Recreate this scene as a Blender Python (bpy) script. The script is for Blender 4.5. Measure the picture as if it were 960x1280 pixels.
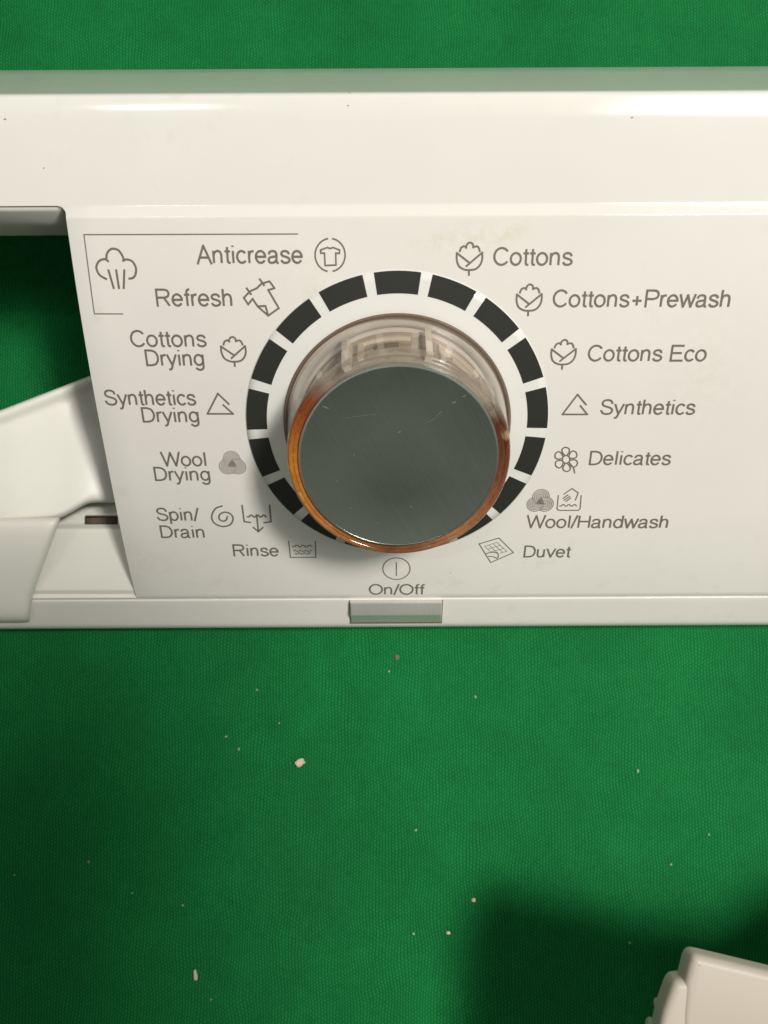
import bpy, bmesh, math, random
from mathutils import Vector, Matrix
random.seed(7)
MM = 0.001
scn = bpy.context.scene
for o in list(bpy.data.objects):
    bpy.data.objects.remove(o)
COL = scn.collection

# ------------------------------------------------------------------ camera
F = 1000.0                       # focal length in photo pixels (960 x 1280)
ROLL = math.radians(0.30)
PITCH = math.radians(5.0)
CAM = Vector((0.0, 0.0, 268.7))  # millimetres above the cloth
R_ = Vector((1, 0, 0))
U_ = Vector((0, math.cos(PITCH), math.sin(PITCH)))
FW = Vector((0, math.sin(PITCH), -math.cos(PITCH)))
cam_data = bpy.data.cameras.new("camera")
cam = bpy.data.objects.new("camera", cam_data)
COL.objects.link(cam)
cam_data.sensor_fit = 'VERTICAL'
cam_data.sensor_height = 36.0
cam_data.lens = 36.0 * F / 1280.0
cam_data.clip_start = 0.01
cam_data.clip_end = 50.0
cam_data.dof.use_dof = True
cam_data.dof.focus_distance = 0.222
cam_data.dof.aperture_fstop = 28.1 / 1.3
cam.location = CAM * MM
cam.rotation_mode = 'QUATERNION'
cam.rotation_quaternion = (Matrix.Rotation(PITCH, 3, 'X') @ Matrix.Rotation(-ROLL, 3, 'Z')).to_quaternion()
scn.camera = cam

# ------------------------------------------------------------------ world and lamps
world = bpy.data.worlds.new("World")
scn.world = world
world.use_nodes = True
wb = world.node_tree.nodes['Background']
wn = world.node_tree                       # an indoor room: pale ceiling overhead, dimmer walls all round
w_tc = wn.nodes.new('ShaderNodeTexCoord')
w_sp = wn.nodes.new('ShaderNodeSeparateXYZ')
w_rp = wn.nodes.new('ShaderNodeValToRGB')
wn.links.new(w_tc.outputs['Generated'], w_sp.inputs[0])
wn.links.new(w_sp.outputs['Z'], w_rp.inputs[0])
w_rp.color_ramp.elements[0].position = 0.34
w_rp.color_ramp.elements[0].color = (0.17, 0.20, 0.165, 1)
w_rp.color_ramp.elements[1].position = 0.74
w_rp.color_ramp.elements[1].color = (1.0, 0.98, 0.90, 1)
wn.links.new(w_rp.outputs[0], wb.inputs[0])
wb.inputs[1].default_value = 0.28

def lamp(kind, name, loc, target, power, color=(1.0, 0.93, 0.80), **kw):
    d = bpy.data.lights.new(name, kind)
    d.energy = power
    d.color = color
    for k, v in kw.items():
        setattr(d, k, v)
    o = bpy.data.objects.new(name, d)
    COL.objects.link(o)
    o.location = Vector(loc) * MM
    dr = (Vector(target) - Vector(loc)).normalized()
    o.rotation_mode = 'QUATERNION'
    o.rotation_quaternion = dr.to_track_quat('-Z', 'Y')
    return o

KEY_POS = Vector((650, 175, 1430))
def ceiling_tube(loc, aim, w, h, radiance):
    d = lamp('AREA', 'ceiling_tube', loc, aim, math.pi*w*h*radiance, color=(1.0, 0.968, 0.918), shape='RECTANGLE', size=w, size_y=h)
    return d
ceiling_tube(KEY_POS, (30, 10, 20), .28, .20, 97.0)          # main ceiling lamp, upper right
ceiling_tube((610, 20, 1500), (70, 100, 80), .40, .30, 18.0)
ceiling_tube((-411, 60, 1530), (-55, 100, 80), .055, .18, 34.0)  # small lamp further left

scn.view_settings.view_transform = 'Standard'
scn.view_settings.look = 'None'
scn.view_settings.exposure = 0.0
scn.view_settings.gamma = 1.0
scn.view_settings.use_curve_mapping = False
scn.render.engine = 'CYCLES'
scn.render.resolution_x, scn.render.resolution_y = 768, 1024

# ------------------------------------------------------------------ geometry of the photograph
def rotpix(px, py):
    c, s = math.cos(ROLL), math.sin(ROLL)
    x, y = px - 480.0, py - 640.0
    return 480 + c*x - s*y, 640 + s*x + c*y

def cam2world(X, Yd, Z):
    return CAM + R_*X - U_*Yd + FW*Z

def pixZ(px, py, Z):
    x, y = rotpix(px, py)
    return cam2world((x-480)/F*Z, (y-640)/F*Z, Z)

def cloth_at(px, py, z=0.0):
    x, y = rotpix(px, py)
    d = R_*((x-480)/F) - U_*((y-640)/F) + FW
    t = (z - CAM.z) / d.z
    return CAM + d*t

def lerp_tab(x, xs, vs):
    if x <= xs[0]: return vs[0]
    if x >= xs[-1]: return vs[-1]
    lo, hi = 0, len(xs)-1
    while hi - lo > 1:
        m = (lo+hi)//2
        if xs[m] <= x: lo = m
        else: hi = m
    t = (x-xs[lo])/(xs[hi]-xs[lo])
    return vs[lo]*(1-t) + vs[hi]*t

# depth of the fascia face for each picture row (how fast the sides converge)
KT = [(60,.00025),(240,.00033),(330,.00037),(430,.00044),(520,.00052),(640,.00058),(700,.00070),(760,.00088),(800,.00095)]
YS = [float(y) for y in range(60, 801)]
kv = [lerp_tab(y, [k[0] for k in KT], [k[1] for k in KT]) for y in YS]
LZ = [0.0]
for i in range(1, len(YS)): LZ.append(LZ[-1] + (kv[i]+kv[i-1])/2)
l0 = lerp_tab(512, YS, LZ)
ZS = [217*math.exp(l-l0) for l in LZ]
YC = [(y-640)/F*z for y, z in zip(YS, ZS)]
SS = [0.0]
for i in range(1, len(YS)): SS.append(SS[-1] + math.hypot(YC[i]-YC[i-1], ZS[i]-ZS[i-1]))
s0 = lerp_tab(512, YS, SS)
SS = [s-s0 for s in SS]

def dev(px, py):                 # picture point -> flat coordinates on the fascia (mm)
    x, y = rotpix(px, py)
    return ((x-480)/F*lerp_tab(y, YS, ZS), -lerp_tab(y, YS, SS))

def surf(X, q, off=0.0):         # flat coordinates -> world point
    s = -q
    Yd, Z = lerp_tab(s, SS, YC), lerp_tab(s, SS, ZS)
    a, b = lerp_tab(s-.6, SS, YC), lerp_tab(s-.6, SS, ZS)
    c, d = lerp_tab(s+.6, SS, YC), lerp_tab(s+.6, SS, ZS)
    ty, tz = c-a, d-b
    l = math.hypot(ty, tz)
    return cam2world(X, Yd + off*tz/l, Z - off*ty/l)

# ------------------------------------------------------------------ materials
def new_mat(name):
    m = bpy.data.materials.new(name)
    m.use_nodes = True
    nt = m.node_tree
    return m, nt, nt.nodes['Principled BSDF'], nt.nodes['Material Output']

class N:
    """tiny helper for node graphs"""
    def __init__(s, nt): s.nt = nt
    def add(s, t, **kw):
        n = s.nt.nodes.new(t)
        for k, v in kw.items(): setattr(n, k, v)
        return n
    def put(s, sock, v):
        if isinstance(v, bpy.types.NodeSocket): s.nt.links.new(v, sock)
        elif v is not None: sock.default_value = v
    def math(s, op, a, b=None, c=None, clamp=False):
        n = s.add('ShaderNodeMath', operation=op, use_clamp=clamp)
        s.put(n.inputs[0], a); s.put(n.inputs[1], b); s.put(n.inputs[2], c)
        return n.outputs[0]
    def noise(s, vec, scale, detail=3.0, rough=.5):
        n = s.add('ShaderNodeTexNoise')
        s.put(n.inputs['Vector'], vec)
        n.inputs['Scale'].default_value = scale
        n.inputs['Detail'].default_value = detail
        n.inputs['Roughness'].default_value = rough
        return n.outputs['Fac']
    def ramp(s, f, pts):
        n = s.add('ShaderNodeValToRGB')
        s.put(n.inputs[0], f)
        e = n.color_ramp.elements
        while len(e) < len(pts): e.new(.5)
        for i, (p, c) in enumerate(pts):
            e[i].position = p
            e[i].color = c if len(c) == 4 else (*c, 1)
        return n.outputs[0]
    def mix(s, f, a, b):
        n = s.add('ShaderNodeMix', data_type='RGBA')
        s.put(n.inputs[0], f); s.put(n.inputs[6], a); s.put(n.inputs[7], b)
        return n.outputs[2]
    def coords(s, scale=(1, 1, 1), rot=(0, 0, 0)):
        t = s.add('ShaderNodeTexCoord')
        m = s.add('ShaderNodeMapping')
        s.nt.links.new(t.outputs['Object'], m.inputs[0])
        m.inputs['Scale'].default_value = scale
        m.inputs['Rotation'].default_value = rot
        return m.outputs[0]
    def bump(s, h, strength, dist):
        n = s.add('ShaderNodeBump')
        s.put(n.inputs['Height'], h)
        n.inputs['Strength'].default_value = strength
        n.inputs['Distance'].default_value = dist
        return n.outputs[0]

def plastic(name, col, rough=.28, var=.05, dirt=(.62, .58, .45), dirt_amt=.25, bump=.12, spec=.5):
    m, nt, p, out = new_mat(name)
    g = N(nt)
    c = g.coords((1000, 1000, 1000))
    big = g.noise(c, .028, 3)
    fine = g.noise(c, .16, 5, .6)
    d = g.math('MULTIPLY', g.ramp(fine, [(.56, (0,0,0)), (.78, (1,1,1))]), g.ramp(big, [(.45, (0,0,0)), (.68, (1,1,1))]))
    d = g.math('MULTIPLY', d, dirt_amt)
    base = g.mix(big, (*[v*(1-var) for v in col], 1), (*[min(1, v*(1+var)) for v in col], 1))
    g.put(p.inputs['Base Color'], g.mix(d, base, (*dirt, 1)))
    r = g.math('MULTIPLY_ADD', fine, .08, rough-.04)
    g.put(p.inputs['Roughness'], r)
    p.inputs['Specular IOR Level'].default_value = spec
    g.put(p.inputs['Normal'], g.bump(g.noise(c, .5, 2), bump, .0001))
    return m

M = {}
M['white'] = plastic('white_plastic', (.835, .81, .75), .11, bump=.06, dirt_amt=.4)
M['wall'] = plastic('inner_white_plastic', (.70, .68, .62), .60)
M['ring'] = plastic('ring_white_plastic', (.83, .825, .775), .16, var=.02, dirt_amt=.12)
M['lip'] = plastic('lip_white_plastic', (.76, .735, .675), .34)
M['drawer'] = plastic('drawer_plastic', (.80, .79, .71), .42, dirt_amt=.3)
M['tray'] = plastic('ivory_plastic', (.52, .465, .385), .5, dirt_amt=.15)

def print_mat(name, col, rough):
    m, nt, p, out = new_mat(name)
    g = N(nt)
    c = g.coords((1000, 1000, 1000))
    n = g.noise(c, 1.3, 3)
    g.put(p.inputs['Base Color'], g.mix(n, (*[v*.85 for v in col], 1), (*[v*1.2 for v in col], 1)))
    p.inputs['Roughness'].default_value = rough
    return m
M['print'] = print_mat('grey_print', (.175, .163, .128), .45)
M['mark'] = print_mat('black_mark', (.026, .027, .022), .42)
M['dirt'] = print_mat('dirt_speck', (.30, .25, .18), .8)

M['brown'] = print_mat('brown_line', (.17, .115, .075), .5)
def cloth_mat():
    m, nt, p, out = new_mat('green_cloth')
    g = N(nt)
    t = g.add('ShaderNodeTexCoord')
    wob = g.add('ShaderNodeTexNoise'); wob.inputs['Scale'].default_value = 55.0; wob.inputs['Detail'].default_value = 2
    nt.links.new(t.outputs['Object'], wob.inputs['Vector'])
    sub = g.add('ShaderNodeVectorMath', operation='SUBTRACT'); nt.links.new(wob.outputs['Color'], sub.inputs[0]); sub.inputs[1].default_value = (.5,.5,.5)
    sc = g.add('ShaderNodeVectorMath', operation='SCALE'); nt.links.new(sub.outputs[0], sc.inputs[0]); sc.inputs['Scale'].default_value = .0040
    ad = g.add('ShaderNodeVectorMath', operation='ADD'); nt.links.new(t.outputs['Object'], ad.inputs[0]); nt.links.new(sc.outputs[0], ad.inputs[1])
    sp = g.add('ShaderNodeSeparateXYZ'); nt.links.new(ad.outputs[0], sp.inputs[0])
    px, py = .00098, .00118
    u = g.math('DIVIDE', sp.outputs[0], px)
    v = g.math('DIVIDE', sp.outputs[1], py)
    col = g.math('FLOOR', u)
    fu = g.math('ABSOLUTE', g.math('SINE', g.math('MULTIPLY', u, math.pi)))
    par = g.math('MULTIPLY', g.math('FLOORED_MODULO', col, 2.0), .5)
    fv = g.math('ABSOLUTE', g.math('SINE', g.math('MULTIPLY', g.math('ADD', v, par), math.pi)))
    h = g.math('MULTIPLY', g.math('POWER', fu, .8), g.math('MULTIPLY_ADD', g.math('POWER', fv, .7), .75, .25))
    fine = g.noise(ad.outputs[0], 620.0, 4, .75)
    big = g.noise(t.outputs['Object'], 14.0, 4, .55)
    mid = g.noise(t.outputs['Object'], 120.0, 3, .6)
    hh = g.math('MULTIPLY', h, g.math('MULTIPLY_ADD', fine, 2.0, .0))
    base = g.ramp(hh, [(.0, (.0016, .095, .020)), (.45, (.0030, .142, .031)), (1.1/1.1, (.0110, .190, .050))])
    wear = g.math('MULTIPLY_ADD', big, .80, .60)
    wear = g.math('MULTIPLY', wear, g.math('MULTIPLY_ADD', mid, .35, .83))
    vm = g.add('ShaderNodeVectorMath', operation='SCALE'); nt.links.new(base, vm.inputs[0]); nt.links.new(wear, vm.inputs['Scale'])
    nt.links.new(vm.outputs[0], p.inputs['Base Color'])
    p.inputs['Roughness'].default_value = .75
    p.inputs['Specular IOR Level'].default_value = .12
    p.inputs['Sheen Weight'].default_value = .02
    p.inputs['Sheen Tint'].default_value = (.5, .9, .6, 1)
    nt.links.new(g.bump(hh, .40, .0003), p.inputs['Normal'])
    return m
M['cloth'] = cloth_mat()

def metal(name, col, rough, brushed=True, ang=0.0):
    m, nt, p, out = new_mat(name)
    g = N(nt)
    p.inputs['Metallic'].default_value = 1.0
    c0 = g.coords((1, 1, 1), (0, 0, ang))
    mp = g.add('ShaderNodeMapping'); nt.links.new(c0, mp.inputs[0]); mp.inputs['Scale'].default_value = (2400, 45, 200)
    c = mp.outputs[0]
    n = g.noise(c, 1.0, 4, .6)
    c2 = g.coords((1000, 1000, 1000))
    bl = g.noise(c2, .06, 3)
    mixv = g.math('MULTIPLY', g.math('ADD', n, bl), .5)
    g.put(p.inputs['Base Color'], g.mix(mixv, (*[v*.82 for v in col], 1), (*[min(1, v*1.18) for v in col], 1)))
    g.put(p.inputs['Roughness'], g.math('MULTIPLY_ADD', bl, .14, rough-.07))
    if brushed: g.put(p.inputs['Normal'], g.bump(n, .28, .00008))
    return m
M['cap'] = metal('brushed_metal', (.52, .575, .50), .24, True, math.radians(-28))
M['cap_edge'] = metal('bright_metal', (.85, .84, .80), .30, False)
M['silver'] = metal('silver_plastic', (.74, .72, .68), .26, False)
M['silver'].node_tree.nodes['Principled BSDF'].inputs['Metallic'].default_value = .45
M['scratch'] = metal('pale_scratch', (.62, .66, .62), .55, False)

def clear_mat(name, tint, haze, hazecol, rough=.05):
    m, nt, p, out = new_mat(name)
    g = N(nt)
    tr = g.add('ShaderNodeBsdfTransparent'); tr.inputs[0].default_value = (*tint, 1)
    gl = g.add('ShaderNodeBsdfGlossy'); gl.inputs['Roughness'].default_value = rough
    df = g.add('ShaderNodeBsdfDiffuse')
    c = g.coords((1000, 1000, 1000))
    st = g.noise(c, .22, 4, .6)
    g.put(df.inputs[0], g.mix(st, (*[v*.55 for v in hazecol], 1), (*hazecol, 1)))
    m1 = g.add('ShaderNodeMixShader')
    g.put(m1.inputs[0], g.math('MULTIPLY', g.ramp(st, [(.3, (.35,.35,.35)), (.7, (1,1,1))]), haze))
    nt.links.new(tr.outputs[0], m1.inputs[1]); nt.links.new(df.outputs[0], m1.inputs[2])
    fr = g.add('ShaderNodeLayerWeight'); fr.inputs['Blend'].default_value = .5
    refl = g.math('MULTIPLY_ADD', g.math('POWER', fr.outputs['Facing'], 4.0), .55, .045)
    m2 = g.add('ShaderNodeMixShader')
    g.put(m2.inputs[0], refl)
    nt.links.new(m1.outputs[0], m2.inputs[1]); nt.links.new(gl.outputs[0], m2.inputs[2])
    nt.links.new(m2.outputs[0], out.inputs[0])
    return m
M['clear'] = clear_mat('smoky_clear_plastic', (.93, .90, .87), .025, (.50, .44, .38), .03)

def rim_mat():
    """clear plastic ring with amber inner reflections painted in by angle, smoky clear at top"""
    m, nt, p, out = new_mat('painted_amber_rim_plastic')
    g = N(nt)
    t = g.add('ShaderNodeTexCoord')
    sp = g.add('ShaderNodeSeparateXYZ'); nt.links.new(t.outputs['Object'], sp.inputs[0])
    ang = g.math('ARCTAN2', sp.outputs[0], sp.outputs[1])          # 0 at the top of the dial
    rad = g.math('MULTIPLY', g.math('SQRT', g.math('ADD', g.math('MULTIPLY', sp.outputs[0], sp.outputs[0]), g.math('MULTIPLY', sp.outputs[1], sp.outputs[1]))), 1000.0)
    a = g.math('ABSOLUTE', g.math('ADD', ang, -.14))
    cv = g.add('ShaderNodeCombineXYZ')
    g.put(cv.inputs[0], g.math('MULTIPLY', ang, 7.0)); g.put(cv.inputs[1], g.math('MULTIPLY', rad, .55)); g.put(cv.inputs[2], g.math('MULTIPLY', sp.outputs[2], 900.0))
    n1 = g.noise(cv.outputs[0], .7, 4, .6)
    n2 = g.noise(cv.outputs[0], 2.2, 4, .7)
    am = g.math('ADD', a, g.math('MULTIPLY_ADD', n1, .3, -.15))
    f = g.ramp(g.math('DIVIDE', am, math.pi), [(.25, (0,0,0)), (.345, (1,1,1))])  # mask for the ring's inner reflections, put into its colour as amber
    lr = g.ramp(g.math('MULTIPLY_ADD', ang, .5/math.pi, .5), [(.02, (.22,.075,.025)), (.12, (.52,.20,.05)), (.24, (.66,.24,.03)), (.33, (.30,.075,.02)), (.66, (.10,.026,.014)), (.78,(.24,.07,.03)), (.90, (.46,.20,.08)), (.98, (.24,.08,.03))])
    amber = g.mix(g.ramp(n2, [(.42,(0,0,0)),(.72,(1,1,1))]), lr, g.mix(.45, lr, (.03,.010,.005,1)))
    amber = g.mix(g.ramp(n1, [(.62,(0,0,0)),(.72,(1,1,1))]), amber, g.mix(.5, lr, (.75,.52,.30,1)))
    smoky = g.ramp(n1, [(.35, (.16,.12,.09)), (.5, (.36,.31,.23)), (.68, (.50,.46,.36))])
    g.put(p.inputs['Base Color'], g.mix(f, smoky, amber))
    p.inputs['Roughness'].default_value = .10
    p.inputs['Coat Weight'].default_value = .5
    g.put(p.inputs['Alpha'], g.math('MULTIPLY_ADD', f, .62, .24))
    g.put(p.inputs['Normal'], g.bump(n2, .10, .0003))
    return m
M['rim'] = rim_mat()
M['core'] = plastic('knob_core_plastic', (.46, .405, .35), .25, var=.35, dirt=(.20, .10, .06), dirt_amt=.9)
M['rib'] = plastic('knob_rib_plastic', (.84, .79, .68), .15, var=.12, dirt_amt=.3)
M['crumb'] = plastic('crumb', (.66, .58, .42), .8, var=.2)
M['lint'] = plastic('lint', (.24, .42, .24), .9, var=.25)
M['hole'] = print_mat('dirty_slot', (.19, .135, .095), .8)

# ------------------------------------------------------------------ mesh helpers
def obj(name, verts, faces, mat, parent=None, origin=Vector((0, 0, 0)), smooth=False, edges=()):
    me = bpy.data.meshes.new(name)
    me.from_pydata([(Vector(v)-origin)*MM for v in verts], list(edges), faces)
    me.validate()
    bm = bmesh.new(); bm.from_mesh(me)
    bmesh.ops.recalc_face_normals(bm, faces=bm.faces)
    bm.to_mesh(me); bm.free()
    if smooth:
        for p in me.polygons: p.use_smooth = True
    me.materials.append(mat)
    o = bpy.data.objects.new(name, me)
    COL.objects.link(o)
    if parent is not None: o.parent = parent
    return o

def empty(name, origin):
    o = bpy.data.objects.new(name, None)
    COL.objects.link(o)
    o.empty_display_size = .01
    o.location = origin*MM
    return o

def tag(o, label=None, cat=None, group=None, kind=None):
    if label: o['label'] = label
    if cat: o['category'] = cat
    if group: o['group'] = group
    if kind: o['kind'] = kind
    return o

def bevel(o, w, seg=3, ang=35):
    b = o.modifiers.new('bevel', 'BEVEL')
    b.width = w*MM; b.segments = seg; b.limit_method = 'ANGLE'; b.angle_limit = math.radians(ang)
    b.harden_normals = False
    return b

def solidify(o, th, off=-1):
    s = o.modifiers.new('thick', 'SOLIDIFY')
    s.thickness = th*MM; s.offset = off; s.use_even_offset = True
    return s

def shade_auto(o, ang=40):
    for p in o.data.polygons: p.use_smooth = True
    o.data.set_sharp_from_angle(angle=math.radians(ang))

# ------------------------------------------------------------------ cloth
from mathutils import noise as mnoise
def cloth_z(x, y):
    """soft unevenness of the laid cloth (mm)"""
    a = mnoise.noise(Vector((x*.012, y*.012, 3.1)))*1.5
    b = mnoise.noise(Vector((x*.030+y*.012, y*.022, 7.7)))*.85
    c = abs(mnoise.noise(Vector((x*.010-y*.016, y*.008+x*.004, 1.3))))          # shallow creases
    return a + b + 1.6*max(0.0, .12-c)/.12*.5 - 1.9

def build_cloth():
    nx, ny = 280, 300
    x0, x1, y0, y1 = -700, 700, -700, 800
    vs, fs = [], []
    rnd = random.Random(3)
    for j in range(ny+1):
        for i in range(nx+1):
            x = x0+(x1-x0)*i/nx; y = y0+(y1-y0)*j/ny
            vs.append((x, y, cloth_z(x, y)))
    for j in range(ny):
        for i in range(nx):
            a = j*(nx+1)+i
            fs.append((a, a+1, a+nx+2, a+nx+1))
    o = obj('cloth', vs, fs, M['cloth'], smooth=True)
    tag(o, kind='structure', label='green woven cloth under the control panel')
    return o
build_cloth()

# ------------------------------------------------------------------ control panel
PO = Vector((0, 40, 0))
panel = empty('control_panel', PO)
tag(panel, 'white washing machine control panel with round programme dial lying on the green cloth', 'control panel')

BAND = 1.0                       # the top band lies this much behind the printed face
XE = -77.6                       # right edge of the drawer opening
XW0, XW1 = -230.0, 230.0

def ridge_dz(y):
    if y >= 150: return 0.0
    return .55*((150-y)/34.0)**2 + (.9*((121-y)/6.0)**2 if y < 121 else 0.0)

def profile():
    """(Yd, Z, tag) rows from the foot of the rear wall over the face to the front foot"""
    rows = []
    def P(y, dz=0.0):
        Z = lerp_tab(y, YS, ZS) + dz
        return ((y-640)/F*Z, Z)
    ridge = P(115.6, BAND + ridge_dz(115.6) + .35)
    # rear wall and sloping flange
    fl = ((85.5-640)/F*245.0, 245.0)
    foot = (fl[0]-9, 283.0)
    rows.append((*foot, 'r')); rows.append((fl[0]-.5, fl[1]+1.0, 'r'))
    for t in (0, .25, .5, .75, .97):
        rows.append((fl[0]*(1-t)+ridge[0]*t, fl[1]*(1-t)+ridge[1]*t, 'r'))
    for y in list(range(116, 122)) + list(range(122, 150, 2)):
        rows.append((*P(y, BAND + ridge_dz(y)), 't'))
    for y in list(range(150, 252, 8)) + [252, 254]:
        rows.append((*P(y, BAND), 't'))
    for y, dz in ((255.2, .99), (256.4, .93), (258, .84), (262, .58), (266, .31), (268, .16), (269, .08), (270, .02), (271.2, 0)):
        rows.append((*P(y, dz), 'o'))
    y = 274.0
    while y < 744.5:
        rows.append((*P(y), 'o')); y += 6.0
    rows.append((*P(745.6), 'l'))
    for y, dz in ((746.4, .35), (747.6, .55), (748.6, .45), (749.4, .12), (750.5, .05)):
        rows.append((*P(y, dz), 'l'))
    for y in range(754, 779, 4):
        rows.append((*P(y, .05), 'l'))
    for y, dz in ((780, .12), (781.6, .4), (783.0, 1.0), (783.9, 2.0)):
        rows.append((*P(y, dz), 'l'))
    b = P(783.9, 2.0)
    rows.append((b[0]+.2, b[1]+7.5, 'l'))
    return rows

def build_fascia():
    rows = profile()
    xl = [XW0, -190, -150, -120, -100, -88, -82]
    xr = [-70, -50, -25, 0, 25, 50, 80, 110, 150, 190, XW1]
    xs = xl + [XE] + xr
    ne = len(xl)
    vs, fs, tags = [], [], []
    o_first = next(i for i, r in enumerate(rows) if r[2] == 'o')
    top_edge_Y = rows[o_first+2]
    for j, (Yd, Z, t) in enumerate(rows):
        for i, x in enumerate(xs):
            xx = x
            if t == 'o' and i == ne:           # small fillet where the opening meets the top band
                d = abs(math.hypot(Yd-rows[o_first][0], Z-rows[o_first][1]))
                if d < 2.2:
                    xx = x - 2.2*(1-math.sqrt(max(0, 1-(1-d/2.2)**2)))
            vs.append(cam2world(xx, Yd, Z))
    n = len(xs)
    for j in range(len(rows)-1):
        a, b = rows[j][2], rows[j+1][2]
        hole = (a == 'o' or b == 'o')
        if a == 't' and b == 'o': hole = False
        for i in range(n-1):
            if hole and i < ne: continue
            fs.append((j*n+i, j*n+i+1, (j+1)*n+i+1, (j+1)*n+i))
    o = obj('fascia', vs, fs, M['white'], panel, PO)
    # make sure the normals face the viewer
    me = o.data
    up = sum((p.normal.z*p.area for p in me.polygons))
    if up < 0: me.flip_normals()
    shade_auto(o, 28)
    solidify(o, 2.2)
    bevel(o, .45, 2, 50)
    # side walls that close the hollow housing
    for name, xw in (('end_wall', XW0), ('end_wall', XW1)):
        poly = [cam2world(xw, r[0], r[1]) for r in rows]
        sgn = 1 if xw < 0 else -1
        v2 = poly + [p + Vector((2.2*sgn, 0, 0)) for p in poly]
        k = len(poly)
        f2 = [tuple(range(k)), tuple(range(2*k-1, k-1, -1))] + [(i, (i+1) % k, (i+1) % k + k, i+k) for i in range(k)]
        obj(name, [v + Vector((-sgn*2.3, 0, -.02)) for v in v2], f2, M['white'], panel, PO)
    # wall under the top band, seen in the drawer opening
    e = rows[o_first]
    v, f = [], []
    prof = [(e[0]-.7, e[1]+.9), (e[0]-.25, e[1]+2.5), (e[0]-.1, e[1]+9), (e[0], e[1]+18.5)]
    xsw = [XW0+3, -150, -110, XE+6]
    for (Yd, Z) in prof:
        for x in xsw: v.append(cam2world(x, Yd, Z))
    for j in range(len(prof)-1):
        for i in range(len(xsw)-1):
            f.append((j*4+i, j*4+i+1, j*4+i+5, j*4+i+4))
    w = obj('opening_wall', v, f, M['wall'], panel, PO, smooth=True)
    solidify(w, 1.6, 0)
    return o
build_fascia()

# faint yellowish stains and finger smears on the face, each at its own place
def add_stains(mat, spots):
    nt = mat.node_tree; g = N(nt)
    p = nt.nodes['Principled BSDF']
    old = p.inputs['Base Color'].links[0].from_socket
    t = g.add('ShaderNodeTexCoord')
    tot = None
    for (px, py, rx, ry, amt) in spots:
        c = (surf(*dev(px, py)) - PO)*MM
        sub = g.add('ShaderNodeVectorMath', operation='SUBTRACT'); nt.links.new(t.outputs['Object'], sub.inputs[0]); sub.inputs[1].default_value = c
        mul = g.add('ShaderNodeVectorMath', operation='MULTIPLY'); nt.links.new(sub.outputs[0], mul.inputs[0]); mul.inputs[1].default_value = (1/(rx*MM), 1/(ry*MM), 1/(ry*MM))
        ln = g.add('ShaderNodeVectorMath', operation='LENGTH'); nt.links.new(mul.outputs[0], ln.inputs[0])
        v = g.math('MULTIPLY', g.math('SUBTRACT', 1.0, ln.outputs['Value'], clamp=True), amt)
        tot = v if tot is None else g.math('ADD', tot, v)
    sc = g.add('ShaderNodeVectorMath', operation='SCALE'); nt.links.new(t.outputs['Object'], sc.inputs[0]); sc.inputs['Scale'].default_value = 1000
    n = g.ramp(g.noise(sc.outputs[0], .35, 5, .65), [(.42, (0,0,0)), (.62, (1,1,1))])
    f = g.math('MULTIPLY', tot, n, clamp=True)
    g.put(p.inputs['Base Color'], g.mix(f, old, (.60, .52, .30, 1)))
add_stains(M['white'], [(600, 296, 14, 5, .30), (545, 305, 9, 4, .2), (640, 285, 6, 3, .28), (392, 368, 4, 6, .3), (880, 470, 16, 22, .14), (180, 700, 14, 9, .2)])

# ---- thin prints that follow the face
def strip_mesh(chains, width, off=.035, cap=.4):
    """ribbons along polylines given in flat coordinates"""
    vs, fs = [], []
    split = []
    for pts, closed in chains:                     # break at sharp corners so that strokes keep their width
        p = [Vector(q) for q in pts]
        if closed: p = p + [p[0]]
        cur, parts = [p[0]], []
        for i in range(1, len(p)-1):
            cur.append(p[i])
            u, w = p[i]-p[i-1], p[i+1]-p[i]
            if u.length > 1e-6 and w.length > 1e-6 and u.angle(w) > math.radians(48):
                parts.append(cur); cur = [p[i]]
        cur.append(p[-1]); parts.append(cur)
        if closed and len(parts) == 1: split.append((pts, True, 0))
        else:
            for k, c in enumerate(parts): split.append((c, False, len(parts)-1))
    for ci, (pts, closed, joints) in enumerate(split):
        cap_ = max(cap, .35) if joints else cap
        off += .0025
        q = [Vector(p) for p in pts]
        # resample long runs so the print follows the curve of the face
        r = []
        m = len(q)
        for i in range(m if closed else m-1):
            a, b = q[i], q[(i+1) % m]
            k = max(1, int((b-a).length/4.0))
            for t in range(k): r.append(a.lerp(b, t/k))
        if not closed: r.append(q[-1])
        m = len(r); base = len(vs)
        for i in range(m):
            if closed: a, b = r[i-1], r[(i+1) % m]
            else: a, b = r[max(0, i-1)], r[min(m-1, i+1)]
            d0 = (r[i]-a); d1 = (b-r[i])
            d0 = d0.normalized() if d0.length > 1e-9 else d1.normalized()
            d1 = d1.normalized() if d1.length > 1e-9 else d0
            t = (d0+d1)
            t = t.normalized() if t.length > 1e-6 else d0
            nrm = Vector((-t.y, t.x))
            k = 1/max(.6, abs(nrm.dot(Vector((-d0.y, d0.x)))))
            for s in (-1, 1):
                w = r[i] + nrm*(s*width/2*k)
                if not closed and i == 0: w -= d1*width*cap_
                if not closed and i == m-1: w += d0*width*cap_
                vs.append(surf(w.x, w.y, off))
        for i in range(m if closed else m-1):
            a = base+2*i; b = base+2*((i+1) % m)
            fs.append((a, a+1, b+1, b))
    return vs, fs

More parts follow.
